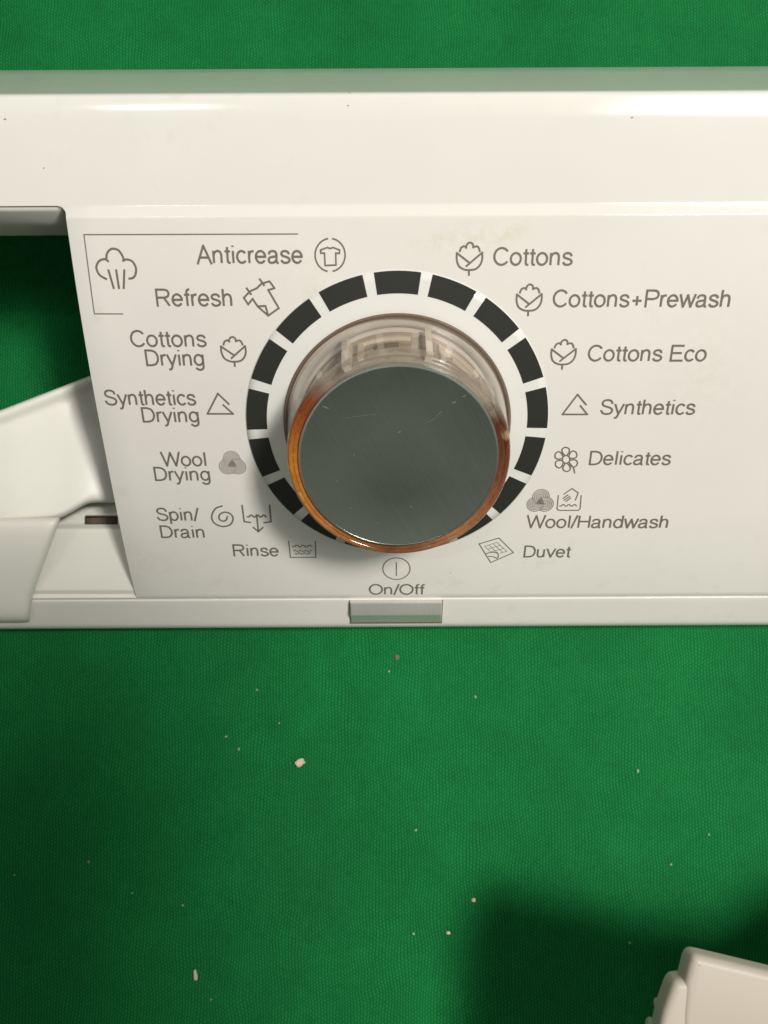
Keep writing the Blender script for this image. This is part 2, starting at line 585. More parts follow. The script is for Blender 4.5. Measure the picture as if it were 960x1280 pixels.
def smooth_chain(pts, n=5, closed=False):
    out = []
    m = len(pts)
    for i in range(m if closed else m-1):
        p = [Vector(pts[(i+k) % m]) if closed else Vector(pts[min(max(i+k, 0), m-1)]) for k in (-1, 0, 1, 2)]
        for t in range(n):
            t /= n
            out.append(.5*((2*p[1]) + (p[2]-p[0])*t + (2*p[0]-5*p[1]+4*p[2]-p[3])*t*t + (3*p[1]-p[0]-3*p[2]+p[3])*t**3))
    if not closed: out.append(Vector(pts[-1]))
    return [(v.x, v.y) for v in out]

def pix_chain(pts, org, sc, smooth=False, closed=False):
    p = [(org[0]+x/sc, org[1]+y/sc) for x, y in pts]
    if smooth: p = smooth_chain(p, 5, closed)
    return ([dev(*q) for q in p], closed)

def icon(name, chains, width, label, mat='print'):
    vs, fs = strip_mesh(chains, width)
    o = obj(name, vs, fs, M[mat], panel, PO)
    tag(o, label)
    return o

def shift(chains, frm, to):
    a, b = dev(*frm), dev(*to)
    return [([(x+b[0]-a[0], y+b[1]-a[1]) for x, y in pts], c) for pts, c in chains]

LW = .50
# round programme ring: plate, black marks
RC = (3.73, -4.6); RO = 41.17; RI = 35.6
def ring_faces(r0, r1, a0, a1, n, off, closed=False, nr=1):
    vs, fs = [], []
    for k in range(n+1 if not closed else n):
        a = a0+(a1-a0)*k/n
        for j in range(nr+1):
            r = r0+(r1-r0)*j/nr
            vs.append(surf(RC[0]+r*math.sin(a), RC[1]+r*math.cos(a), off))
    m = nr+1
    cnt = n
    for k in range(cnt):
        k2 = (k+1) % n if closed else k+1
        for j in range(nr):
            fs.append((k*m+j, k*m+j+1, k2*m+j+1, k2*m+j))
    return vs, fs
v, f = ring_faces(27, RO+.25, 0, 2*math.pi, 120, .05, True, 6)
dr = obj('dial_ring', v, f, M['ring'], panel, PO, smooth=True)
tag(dr, 'glossy white ring round the dial')
solidify(dr, .12)
for k in range(-8, 9):
    c = math.radians(20.77*k); hw = math.radians(8.35)
    v, f = ring_faces(RI, RO, c-hw, c+hw, 8, .13, False, 2)
    obj('dial_mark', v, f, M['mark'], panel, PO, smooth=False)

# printed words: (text, left, right, baseline row)
WORDS = [('Anticrease', 246, 379, 329.5), ('Refresh', 196, 291, 383), ('Cottons', 164, 259, 433.7), ('Drying', 183, 256, 457.5),
 ('Synthetics', 132, 246, 506.6), ('Drying', 178.6, 249.6, 528), ('Wool', 202.5, 258.5, 582.8), ('Drying', 194, 263.5, 601),
 ('Spin/', 196.7, 250.5, 651), ('Drain', 201.6, 256.5, 672.4), ('Rinse', 292, 349, 695.3), ('Cottons', 616, 715.5, 332),
 ('Cottons+Prewash', 690, 911.5, 384), ('Cottons Eco', 733.7, 882, 451.7), ('Synthetics', 749.5, 868, 518.3), ('Delicates', 735.6, 837.6, 581.3),
 ('Wool/Handwash', 657, 834, 660), ('Duvet', 654, 713.5, 696.7), ('On/Off', 461, 531.7, 743.2)]
CAPH = 4.40
def arc(cx, cy, rx, ry, a0, a1, n=20):
    return [(cx+rx*math.cos(math.radians(a0+(a1-a0)*k/n)), cy+ry*math.sin(math.radians(a0+(a1-a0)*k/n))) for k in range(n+1)]
def sm(*p): return smooth_chain(p, 5)
# plain grotesque letters as centre lines; cap height 1: (advance, [paths])
GL = {
 ' ': (.39, []),
 'A': (.93, [[(.05,0),(.465,.97),(.88,0)], [(.19,.33),(.74,.33)]]),
 'C': (1.0, [arc(.53,.5,.43,.455,36,324,30)]),
 'D': (1.0, [[(.13,.95)]+sm((.45,.95),(.72,.87),(.87,.66),(.89,.5),(.87,.34),(.72,.13),(.45,.05))+[(.13,.05),(.13,.95)]]),
 'E': (.93, [[(.82,.95),(.13,.95),(.13,.05),(.84,.05)], [(.13,.51),(.77,.51)]]),
 'H': (1.0, [[(.13,.03),(.13,.97)], [(.87,.03),(.87,.97)], [(.13,.52),(.87,.52)]]),
 'O': (1.08, [arc(.54,.5,.46,.455,0,360,36)]),
 'P': (.93, [[(.13,.03),(.13,.95)]+sm((.55,.95),(.74,.91),(.84,.79),(.84,.64),(.74,.52),(.55,.47))+[(.13,.47)]]),
 'R': (1.0, [[(.13,.03),(.13,.95)]+sm((.57,.95),(.77,.91),(.86,.80),(.86,.67),(.77,.55),(.57,.50))+[(.13,.50)], [(.56,.50),(.87,.03)]]),
 'S': (.93, [sm((.80,.70),(.74,.86),(.60,.94),(.44,.955),(.26,.92),(.16,.82),(.15,.70),(.25,.59),(.45,.525),(.66,.46),(.81,.36),(.83,.24),(.75,.11),(.60,.05),(.44,.045),(.24,.10),(.13,.23),(.11,.31))]),
 'W': (1.31, [[(.04,.98),(.335,.03),(.655,.96),(.975,.03),(1.27,.98)]]),
 'a': (.77, [sm((.11,.50),(.17,.63),(.34,.685),(.50,.65),(.57,.53),(.57,.32),(.57,.13),(.61,.05),(.69,.05)), sm((.57,.42),(.45,.385),(.24,.355),(.12,.29),(.09,.18),(.14,.08),(.27,.045),(.42,.08),(.54,.18))]),
 'c': (.69, [arc(.37,.365,.28,.32,38,322,24)]),
 'd': (.77, [arc(.36,.365,.275,.32,0,360,26), [(.64,.03),(.64,.99)]]),
 'e': (.77, [[(.09,.375),(.655,.375)]+arc(.37,.365,.285,.32,6,318,26)]),
 'f': (.39, [sm((.40,.955),(.31,.955),(.23,.90),(.21,.78))+[(.21,.03)], [(.04,.665),(.38,.665)]]),
 'g': (.77, [arc(.36,.375,.275,.31,0,360,26), [(.64,.71)]+sm((.64,.02),(.60,-.14),(.46,-.22),(.29,-.21),(.13,-.11))]),
 'h': (.77, [[(.12,.03),(.12,.99)], sm((.12,.42),(.19,.60),(.36,.685),(.52,.64),(.59,.48),(.59,.24),(.59,.03))]),
 'i': (.31, [[(.155,.03),(.155,.70)], [(.155,.90),(.155,.98)]]),
 'l': (.31, [[(.155,.03),(.155,.99)]]),
 'n': (.77, [[(.12,.03),(.12,.70)], sm((.12,.42),(.19,.60),(.36,.685),(.52,.64),(.59,.48),(.59,.24),(.59,.03))]),
 'o': (.77, [arc(.375,.365,.295,.32,0,360,26)]),
 'p': (.77, [arc(.40,.365,.275,.32,0,360,26), [(.12,.70),(.12,-.25)]]),
 'r': (.46, [[(.13,.03),(.13,.70)], sm((.13,.40),(.18,.57),(.29,.665),(.43,.665))]),
 's': (.69, [sm((.57,.51),(.50,.64),(.34,.685),(.18,.65),(.11,.55),(.15,.45),(.31,.39),(.47,.34),(.58,.26),(.58,.15),(.48,.07),(.34,.045),(.18,.08),(.09,.20))]),
 't': (.39, [[(.20,.90)]+sm((.20,.18),(.22,.08),(.29,.05),(.37,.055)), [(.04,.665),(.37,.665)]]),
 'u': (.77, [sm((.12,.70),(.12,.45),(.12,.22),(.19,.09),(.34,.045),(.50,.11),(.59,.30)), [(.59,.70),(.59,.03)]]),
 'v': (.70, [[(.05,.71),(.35,.03),(.65,.71)]]),
 'w': (1.0, [[(.05,.71),(.275,.03),(.5,.69),(.725,.03),(.95,.71)]]),
 'y': (.69, [[(.05,.71),(.35,.04)], [(.65,.71)]+sm((.35,.04),(.29,-.12),(.22,-.20),(.09,-.205))]),
 '+': (.84, [[(.42,.10),(.42,.64)], [(.14,.37),(.70,.37)]]),
 '/': (.39, [[(.02,-.02),(.37,1.0)]]),
}
def word(text, x0, x1, yb):
    paths, pen = [], 0.0
    for ch in text:
        adv, gl = GL[ch]
        for p in gl: paths.append([(pen+x, y) for x, y in p])
        pen += adv
    mnx = min(x for p in paths for x, y in p); mxx = max(x for p in paths for x, y in p)
    a, b = dev(x0, yb), dev(x1, yb)
    wd = .57
    sx = (b[0]-a[0]-wd)/(mxx-mnx)
    chains = [([(a[0]+wd/2+(x-mnx)*sx, a[1]+(b[1]-a[1])*(x-mnx)/(mxx-mnx) + y*CAPH) for x, y in p], False) for p in paths]
    vs, fs = strip_mesh(chains, wd, .035, 0.0)
    o = obj('printed_word', vs, fs, M['print'], panel, PO)
    tag(o, 'grey printed word reading ' + text)
    return o
for w in WORDS: word(*w)

# bracket line and steam cloud
icon('printed_line', [([dev(372, 292.5), dev(105, 293.3), dev(118, 392.2), dev(153.5, 392.4)], False)], .30, 'thin grey bracket line round the steam cloud')
o_, s_ = (100, 280), 6.4
icon('printed_icon', [pix_chain([(210,440),(155,405),(131,345),(155,295),(200,281),(225,298)], o_, s_, True),
  pix_chain([(211,285),(215,240),(238,207),(270,197),(310,212),(338,252),(352,288)], o_, s_, True),
  pix_chain([(345,294),(375,283),(420,300),(447,350),(445,400),(425,430),(395,437)], o_, s_, True),
  pix_chain([(228,370),(270,512)], o_, s_), pix_chain([(290,370),(312,512)], o_, s_), pix_chain([(355,370),(350,512)], o_, s_)], .55, 'steam cloud with three stems')
o_ = (290, 300)
ell = lambda cx, cy, rx, ry, a0, a1, n=22: [(cx+rx*math.sin(math.radians(a0+(a1-a0)*k/n)), cy-ry*math.cos(math.radians(a0+(a1-a0)*k/n))) for k in range(n+1)]
icon('printed_icon', [pix_chain(ell(785,120,120,132,10,168), o_, s_), pix_chain(ell(785,120,120,132,192,350), o_, s_),
  pix_chain([(708,80),(762,60),(785,68),(808,60),(862,80),(858,108),(830,104),(832,200),(745,204),(740,104),(712,106)], o_, s_, False, True)], .42, 'shirt inside a broken circle')
icon('printed_icon', [pix_chain([(95,462),(145,410),(200,385),(235,350),(300,330),(340,385),(290,400),(375,545),(290,605),(205,530),(165,470),(130,515)], o_, s_, False, True),
  pix_chain([(118,386),(152,434)], o_, s_), pix_chain([(222,313),(257,362)], o_, s_), pix_chain([(205,530),(268,527),(290,605)], o_, s_)], LW, 'tilted shirt with a folded corner')
# cotton bolls
o_, s_ = (250, 400), 9.85
COT = [pix_chain([(290,305),(303,265),(338,250),(362,268)], o_, s_, True), pix_chain([(355,258),(370,222),(400,208),(430,224),(446,258)], o_, s_, True),
  pix_chain([(440,262),(480,250),(508,268),(524,305)], o_, s_, True),
  pix_chain([(258,325),(266,400),(302,472),(370,508),(430,513),(500,502),(548,455),(564,390),(555,320)], o_, s_, True),
  pix_chain([(258,325),(412,428)], o_, s_), pix_chain([(555,320),(388,470)], o_, s_), pix_chain([(424,515),(430,568)], o_, s_)]
icon('printed_icon', COT, LW, 'cotton boll beside Cottons Drying')
for to, lb in (((586.4, 323.5), 'cotton boll beside Cottons'), ((660.9, 375), 'cotton boll beside Cottons+Prewash'), ((703.8, 443), 'cotton boll beside Cottons Eco')):
    icon('printed_icon', shift(COT, (291.6, 439.5), to), LW, lb)
icon('printed_icon', [pix_chain([(285,1045),(408,1155),(92,1155),(220,905),(355,1035)], o_, s_)], LW, 'open triangle beside Synthetics Drying')
o_, s_ = (680, 480), 10.67
icon('printed_icon', [pix_chain([(485,290),(577,405),(245,405),(447,140),(560,275)], o_, s_)], LW, 'open triangle beside Synthetics')
fl = [pix_chain(ell(295,1005,50,52,0,345,16), o_, s_, False, True)]
for k in range(6):
    a = math.radians(-3+60*k)
    ca, sa = math.cos(a), math.sin(a)
    pet = []
    for (u, v2) in ((-18,-58),(-46,-100),(-44,-140),(0,-162),(44,-140),(46,-100),(18,-58)):
        pet.append((295+(u*ca-v2*sa), 1005+(u*sa+v2*ca)))
    fl.append(pix_chain(pet, o_, s_, True))
fl.append(pix_chain([(352,1070),(392,1118),(408,1185)], o_, s_, True))
icon('printed_icon', fl, .40, 'six petalled flower beside Delicates')

def skein(cx, cy, R, label, w):
    c = dev(cx, cy)
    ch = []
    for k in range(3):
        a0 = math.radians(90+120*k)
        cc = (c[0]+.42*R*math.cos(a0), c[1]+.42*R*math.sin(a0))
        for j, r in enumerate((.08, .21, .34, .47, .60)):
            arc = []
            for t in range(19):
                a = a0 + math.radians(-100 + 305*t/18)
                arc.append((cc[0]+r*R*math.cos(a), cc[1]+r*R*math.sin(a)))
            # tail that sweeps over the neighbour
            ch.append((arc, False))
    icon('printed_icon', ch, w, label)
skein(290.3, 580.0, 3.85, 'skein of wool beside Wool Drying', .22)
skein(675.5, 627.0, 3.95, 'skein of wool above Wool/Handwash', .25)
o_, s_ = (250, 550), 6.0
icon('printed_icon', [pix_chain([(165,495),(115,515),(88,570),(105,620),(165,648),(225,635),(248,592),(230,555),(188,541),(150,557),(143,590),(170,608),(196,600),(205,574)], o_, s_, True)], .50, 'spiral beside Spin/Drain')
wave = lambda x0, x1, y, amp, n: [(x0+(x1-x0)*k/(4*n), y+amp*math.sin(math.pi*k/2+.8)) for k in range(4*n+1)]
icon('printed_icon', [pix_chain([(315,490),(332,612),(378,618)], o_, s_), pix_chain([(522,490),(532,612),(482,620)], o_, s_), pix_chain(wave(355,495,570,8,3), o_, s_, True),
  pix_chain([(425,560),(438,685)], o_, s_), pix_chain([(400,655),(438,687),(472,655)], o_, s_)], LW, 'tub with a downward arrow')
rin = [pix_chain([(665,758),(678,880),(868,880),(866,758)], o_, s_), pix_chain(wave(695,840,795,7,3), o_, s_, True)]
for row, yy in ((0, 832), (1, 851)):
    for k in range(7-row):
        x = 706+20*k+10*row
        rin.append(pix_chain([(x, yy), (x+9, yy+(6 if (k+row) % 2 else -6))], o_, s_))
icon('printed_icon', rin, .34, 'tub of water beside Rinse')
o_, s_ = (640, 600), 8.0
icon('printed_icon', [pix_chain([(463,155),(450,290),(470,303),(660,303),(680,290),(692,155)], o_, s_), pix_chain(wave(478,645,253,9,3), o_, s_, True),
  pix_chain([(520,140),(600,85),(662,128),(634,200)], o_, s_), pix_chain([(512,182),(560,148)], o_, s_), pix_chain([(520,200),(578,163)], o_, s_), pix_chain([(540,213),(585,180)], o_, s_)], .36, 'hand dipping into a tub')
o_, s_ = (590, 660), 13.7
du = [pix_chain([(120,270),(460,172),(710,420),(320,590)], o_, s_, False, True), pix_chain([(240,440),(330,415),(425,425),(452,470),(440,512)], o_, s_, True), pix_chain([(285,485),(370,490),(425,520)], o_, s_)]
qa, qb, qc, qd = Vector((215,312)), Vector((428,245)), Vector((600,398)), Vector((375,455))
for k in range(4):
    t = k/3
    p0 = qa.lerp(qd, t); p1 = qb.lerp(qc, t)
    if k == 3: p0 = p0.lerp(p1, .45)
    du.append(pix_chain([tuple(p0), tuple(p1)], o_, s_))
    p0 = qa.lerp(qb, t); p1 = qd.lerp(qc, t)
    if k == 0: p1 = p0.lerp(p1, .6)
    du.append(pix_chain([tuple(p0), tuple(p1)], o_, s_))
icon('printed_icon', du[:3], .34, 'quilt outline beside Duvet')
icon('printed_icon', du[3:], .17, 'stitching of the quilt beside Duvet')
o_, s_ = (380, 660), 4.0
icon('printed_icon', [pix_chain(ell(462,203,68,54,0,352,44), o_, s_, False, True), pix_chain([(461.5,172),(461.5,237)], o_, s_)], .36, 'power symbol, a bar in a circle')

# ---- dial knob
sK = 4.6
kb = surf(RC[0], RC[1], 0.0)
kn = (surf(RC[0], RC[1], 1.0) - kb).normalized()
ke1 = Vector((1, 0, 0))
ke2 = kn.cross(ke1).normalized()
KM = Matrix((ke1, ke2, kn)).transposed()

def kobj(name, verts, faces, mat, parent, smooth=True, sharp=35):
    """mesh in the dial's own frame (x right, y up the face, z out of it); vertices in mm"""
    me = bpy.data.meshes.new(name)
    me.from_pydata([Vector(v)*MM for v in verts], [], faces)
    bm = bmesh.new(); bm.from_mesh(me); bmesh.ops.recalc_face_normals(bm, faces=bm.faces); bm.to_mesh(me); bm.free()
    me.materials.append(mat)
    o = bpy.data.objects.new(name, me)
    COL.objects.link(o)
    if smooth: shade_auto(o, sharp)
    o.parent = parent
    return o

def lathe(prof, n=96, closed=True):
    vs, fs = [], []
    m = len(prof)
    for k in range(n):
        a = 2*math.pi*k/n
        for r, h in prof: vs.append((r*math.sin(a), r*math.cos(a), h))
    for k in range(n):
        k2 = (k+1) % n
        for j in range(m if closed else m-1):
            j2 = (j+1) % m
            fs.append((k*m+j, k*m+j2, k2*m+j2, k2*m+j))
    return vs, fs

def disc(prof, n=96):
    """lathe closed with a centre cap"""
    vs, fs = lathe(prof, n, False)
    m = len(prof)
    fs.append(tuple(k*m+m-1 for k in range(n)))
    fs.append(tuple(k*m for k in range(n)))
    return vs, fs

# core: stepped drum with flat recesses
v, f = disc([(26.2, .3), (26.2, 1.0), (25.4, 1.3), (25.2, 9.0), (24.9, 9.3), (24.9, 10.0), (25.2, 10.3), (25.0, 18.6), (24.6, 19.0), (24.6, 21.0), (12, 21.0)])
knob = kobj('dial_knob', v, f, M['core'], panel)
knob.matrix_local = Matrix.Translation((kb-PO)*MM) @ KM.to_4x4()
tag(knob, 'round dial knob with brushed metal cap and clear amber rim')
HK = 22.0
v, f = lathe([(30.7, .25), (30.9, .9), (30.7, 1.6), (29.9, 2.4), (28.6, 14.0), (28.05, 19.0), (26.6, 19.0), (27.1, 14.0), (28.5, 2.4), (28.9, .25)], 128)
kobj('clear_shell', v, f, M['clear'], knob)
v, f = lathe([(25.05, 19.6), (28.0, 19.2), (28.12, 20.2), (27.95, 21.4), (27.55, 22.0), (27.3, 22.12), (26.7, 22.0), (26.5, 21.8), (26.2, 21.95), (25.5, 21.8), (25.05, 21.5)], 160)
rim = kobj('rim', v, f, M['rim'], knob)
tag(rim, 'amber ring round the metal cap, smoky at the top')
v, f = disc([(24.95, 20.8), (24.95, 22.2), (24.8, 22.45), (24.45, 22.55), (24.2, 22.5), (10, 22.5)], 128)
cap = kobj('cap', v, f, M['cap'], knob)
tag(cap, 'dark brushed metal disc with fine scratches')
v, f = lathe([(24.93, 22.1), (25.02, 22.35), (24.85, 22.6), (24.5, 22.64), (24.45, 22.3)], 128)
kobj('cap_edge', v, f, M['cap_edge'], cap)
v, f = lathe([(30.0, .14), (30.95, .14), (31.05, .45), (30.8, .7), (30.2, .6)], 128)  # thin brown ring drawn along the foot of the shell
br = kobj('base_ring', v, f, M['brown'], knob)
tag(br, 'thin brown line at the foot of the knob')
# ribs between drum and shell
for k, deg in enumerate((-74, -29, 16, 61, 106, 151, 196, 241)):
    a = math.radians(deg); w = .85
    e = Vector((math.sin(a), math.cos(a), 0)); t = Vector((math.cos(a), -math.sin(a), 0))
    prof = [(24.7, 1.2), (28.3, 1.2), (26.9, 18.4), (24.7, 18.4)]
    vv = [e*r + t*(s*w) + Vector((0, 0, h)) for s in (-1, 1) for r, h in prof]
    ff = [(0,1,2,3), (7,6,5,4), (0,4,5,1), (1,5,6,2), (2,6,7,3), (3,7,4,0)]
    kobj('rib', vv, ff, M['rib'], knob, False)
# moulded frames on the drum seen through the clear wall, three bars to each bay
rb = random.Random(11)
def drum_bar(a0, a1, h0, h1, r1, mat):
    n = 4
    vv, ff = [], []
    for k in range(n+1):
        aa = math.radians(a0+(a1-a0)*k/n)
        for r, h in ((24.8, h0), (r1, h0), (r1, h1), (24.8, h1)): vv.append((r*math.sin(aa), r*math.cos(aa), h))
    for k in range(n):
        for j in range(4):
            ff.append((k*4+j, k*4+(j+1) % 4, k*4+4+(j+1) % 4, k*4+4+j))
    ff += [(0,1,2,3), tuple(n*4+j for j in (3,2,1,0))]
    kobj('frame_bar', vv, ff, mat, knob, False)
for b0 in (-74, -29, 16, 61, 106, 151, 196, 241):
    w = rb.uniform(-2, 2)
    drum_bar(b0+6+w, b0+36+w, 3.6, 4.8, 26.2, M['rib'])
    drum_bar(b0+6+w, b0+9+w, 4.8, 15.0, 26.1, M['rib'])
    drum_bar(b0+12, b0+40+w, 13.4, 14.8, 25.9, M['core'])
    drum_bar(b0+16, b0+29+w, 8.0, 9.6, 25.8, M['dirt'] if b0 in (-29, 61) else M['rib'])
# scratches on the cap
def scratch(p0, p1, w, bow=.0):
    p0, p1 = Vector(p0), Vector(p1)
    d = (p1-p0); nn = Vector((-d.y, d.x)).normalized()
    vs, fs = [], []
    for k in range(9):
        t = k/8
        c = p0.lerp(p1, t) + nn*(bow*4*t*(1-t))
        ww = w*(.25+.75*math.sin(math.pi*min(max(t, .05), .95)))
        for s in (-.5, .5): vs.append((c.x+nn.x*s*ww, c.y+nn.y*s*ww, 22.515))
    for k in range(8): fs.append((2*k, 2*k+1, 2*k+3, 2*k+2))
    o = kobj('scratch', vs, fs, M['scratch'], cap, False)
def capuv(px, py):
    # picture point to the plane of the cap
    x, y = rotpix(px, py)
    d = R_*((x-480)/F) - U_*((y-640)/F) + FW
    o = kb + kn*22.5
    t = (o-CAM).dot(kn)/d.dot(kn)
    q = CAM + d*t - o
    return (q.dot(ke1), q.dot(ke2))
for a, b, w, bw in (((428,524),(470,518),.06,.2), ((530,530),(550,519),.06,-.1), ((403,508),(411,511),.22,.1), ((497,541),(501,539),.22,0), ((441,568),(444,569),.2,0),
                    ((565,504),(570,502),.2,0), ((436,636),(440,634),.18,0), ((512,633),(515,634),.2,0), ((545,520),(553,514),.08,0), ((578,496),(583,494),.12,0), ((420,600),(423,603),.1,0), ((470,655),(474,653),.1,0)):
    scratch(capuv(*a), capuv(*b), w, bw)

# ---- push button on the lower lip
def button():
    a = dev(437.5, 752.0); b = dev(552.5, 752.0)
    bx0, bx1 = a[0], b[0]
    vs, fs = [], []
    q = lambda y: dev(495, y)[1]
    # cross-section in (q, out): flat grey top, rounded nose, sloping front
    sec = [(q(750.5), -1.0), (q(750.3), .8), (q(750.9), 1.25), (q(763.2), 1.7), (q(764.6), 1.64), (q(766.0), 1.38), (q(778.2), -.05), (q(778.6), -1.0)]
    cols = [(0, .35), (.35, 0), (bx1-bx0-.35, 0), (bx1-bx0, .35)]
    for x, inset in cols:
        for i, (qs, o) in enumerate(sec):
            oo = o - (inset if o > 0 else 0)
            vs.append(surf(bx0+x, qs, oo))
    m = len(sec)
    for k in range(3):
        for i in range(m-1):
            fs.append((k*m+i, k*m+i+1, (k+1)*m+i+1, (k+1)*m+i))
    fs.append(tuple(range(m))); fs.append(tuple(range(4*m-1, 3*m-1, -1)))
    o = obj('push_button', vs, fs, M['silver'], panel, PO)
    shade_auto(o, 22)
    tag(o, 'silver on and off button on the lower edge')
    # dark gap round the button
    g = .35
    vs2 = [surf(x, qq, .07) for x, qq in ((bx0-g, q(750.2)), (bx1+g, q(750.2)), (bx1+g, q(779.3)), (bx0-g, q(779.3)))]
    go = obj('button_gap', vs2, [(0,1,2,3)], M['hole'], panel, PO)
button()

# ---- recessed shelf and slot inside the drawer opening
def grid_obj(name, rows, mat, parent, origin, th=1.6, sub=2, skip=(), smooth=True, off=-1):
    """rows of (px, py, Z) control points -> sheet"""
    vs = [pixZ(*p) for r in rows for p in r]
    n = len(rows[0])
    fs = []
    for j in range(len(rows)-1):
        for i in range(n-1):
            if (j, i) in skip: continue
            fs.append((j*n+i, j*n+i+1, (j+1)*n+i+1, (j+1)*n+i))
    o = obj(name, vs, fs, mat, parent, origin, smooth)
    if sum(p.normal.z*p.area for p in o.data.polygons) < 0: o.data.flip_normals()
    if th: solidify(o, th, off)
    if sub:
        s = o.modifiers.new('sub', 'SUBSURF'); s.levels = sub; s.render_levels = sub
    return o
cols = (40, 70, 92, 105, 147, 162, 215)
def shelf_row(y, Z, dx=0): return [(x+dx, y, Z) for x in cols]
sh = grid_obj('recess_shelf', [shelf_row(590, 262, -6), shelf_row(628, 255, -2), shelf_row(643, 252.5), shelf_row(655, 251.2), shelf_row(661, 249.2), shelf_row(666, 249.0),
      shelf_row(700, 249.6), shelf_row(738, 249.9), shelf_row(745, 251.6), shelf_row(752, 255)], M['drawer'], panel, PO, 1.4, 0, skip={(2, 3)})
bevel(sh, .35, 2, 25)
for p in sh.data.polygons: p.use_smooth = False
tag(sh, 'pale recessed shelf with a dark slot inside the drawer opening')
hb = grid_obj('slot', [[(100, 638, 256.5), (152, 638, 256.5)], [(100, 660, 256.0), (152, 660, 256.0)]], M['hole'], sh, PO, 1.0, 0)

# tiny scuffs on the face
for (px, py, l) in ((437,116,1.1), (435,132,.6), (55,210,.7), (6,149,1.2), (790,147,1.0), (563,716,.55), (382,763,.5), (872,741,.5)):
    if py < 262:
        c = pixZ(px, py, lerp_tab(rotpix(px, py)[1], YS, ZS)+BAND - .02 + ridge_dz(py))
        e1, e2 = Vector((1, 0, 0)), Vector((0, .9, .43))
        nn = Vector((0, -.43, .9))
    else:
        X, q = dev(px, py); c = surf(X, q, .0)
        e1 = Vector((1, 0, 0)); e2 = (surf(X, q+1)-c).normalized(); nn = (surf(X, q, 1)-c).normalized()
    vs, k = [], 7
    rr = random.Random(int(px))
    for i in range(k):
        a = 2*math.pi*i/k; r = rr.uniform(.6, 1.1)
        vs.append(c + e1*(l*.36*r*math.cos(a)) + e2*(.17*r*math.sin(a)) + nn*.05)
    vs.append(c + nn*.16)
    obj('scuff', vs, [(i, (i+1) % k, k) for i in range(k)], M['dirt'], panel, PO)

# ------------------------------------------------------------------ drawer piece in the opening
def drawer_piece():
    org = pixZ(20, 700, 262); org.z = 0
    root = empty('drawer_piece', org)
    tag(root, 'pale moulded drawer piece showing through the opening at the left of the panel', 'drawer')
    up = []
    XC = (-200, -100, 0, 30, 55, 75, 86, 94, 102, 112, 124, 140, 170, 200)
    def row(f): return [f(x) for x in XC]
    te = lambda x: 511 - .385*x
    def zt(x): return 238 + max(0, x)*.045
    def dent(x, y):
        dx = max(0.0, (x-80)/44.0) if x < 124 else 1.0
        dx = dx*dx*(3-2*dx) if dx < 1 else 1.0
        return 4.5*dx*math.exp(-((y-503)/24.0)**4)
    def yb(x): return 648 if x < 70 else (648-(x-70)*.55 if x < 112 else 625)
    pt = lambda x, y, z: (x, y, z + dent(x, y))
    up.append(row(lambda x: pt(x, te(x)+5, zt(x)+14)))
    up.append(row(lambda x: pt(x, te(x)+1, zt(x)+2)))
    up.append(row(lambda x: pt(x, te(x)+2.5, zt(x)-.4)))
    up.append(row(lambda x: pt(x, te(x)+9, zt(x)-.6)))
    up.append(row(lambda x: pt(x, te(x)+15, zt(x)+.2)))
    up.append(row(lambda x: pt(x, te(x)+21, zt(x)+1.4)))
    def bz(x, t):
        k = min(max((x-90)/120.0, 0), 1)
        return zt(x) + 1.6 + t*(-3.0 + 5.0*k*k*(3-2*k))
    for t in (.12, .25, .4, .55, .7, .85, .95):
        up.append(row(lambda x: pt(x, (te(x)+21)*(1-t) + yb(x)*t, bz(x, t))))
    up.append(row(lambda x: (x, yb(x)+1, bz(x, 1.0)+.4)))
    up.append(row(lambda x: (x, yb(x)+5, bz(x, 1.0)+5)))
    a = grid_obj('upper_pan', up, M['drawer'], root, org, 1.6, 2)
    # nose that hangs over the lower lip
    fr = []
    def nrow(y, Z, xr): return [(x, y, Z) for x in (-200, -100, -40, 0, xr-14, xr-4, xr)]
    for y, Z, xr in ((645, 239.0, 76), (650, 235.8, 76), (662, 236.0, 71), (690, 239.0, 61), (715, 242.4, 52), (735, 245.2, 45), (752, 247.6, 40), (766, 249.8, 39), (774, 251.8, 38), (778, 254.3, 38), (779, 258.5, 37)):
        r = nrow(y, Z, xr)
        r[-1] = (xr+1, y, Z+4); r[-2] = (xr-4, y, Z+.7)
        fr.append(r)
    b = grid_obj('nose', fr, M['drawer'], root, org, 1.4, 2)
    # foot blocks that carry the piece on the cloth
    for x in (-170, -95):
        p = pixZ(x, 660, 240)
        v = [p + Vector((dx, dy, 0)) for dx, dy in ((-6,-6),(6,-6),(6,6),(-6,6))]
        v += [Vector((q.x, q.y, 0)) for q in v]
        obj('foot', v, [(0,1,2,3),(7,6,5,4),(0,4,5,1),(1,5,6,2),(2,6,7,3),(3,7,4,0)], M['drawer'], root, org)
drawer_piece()

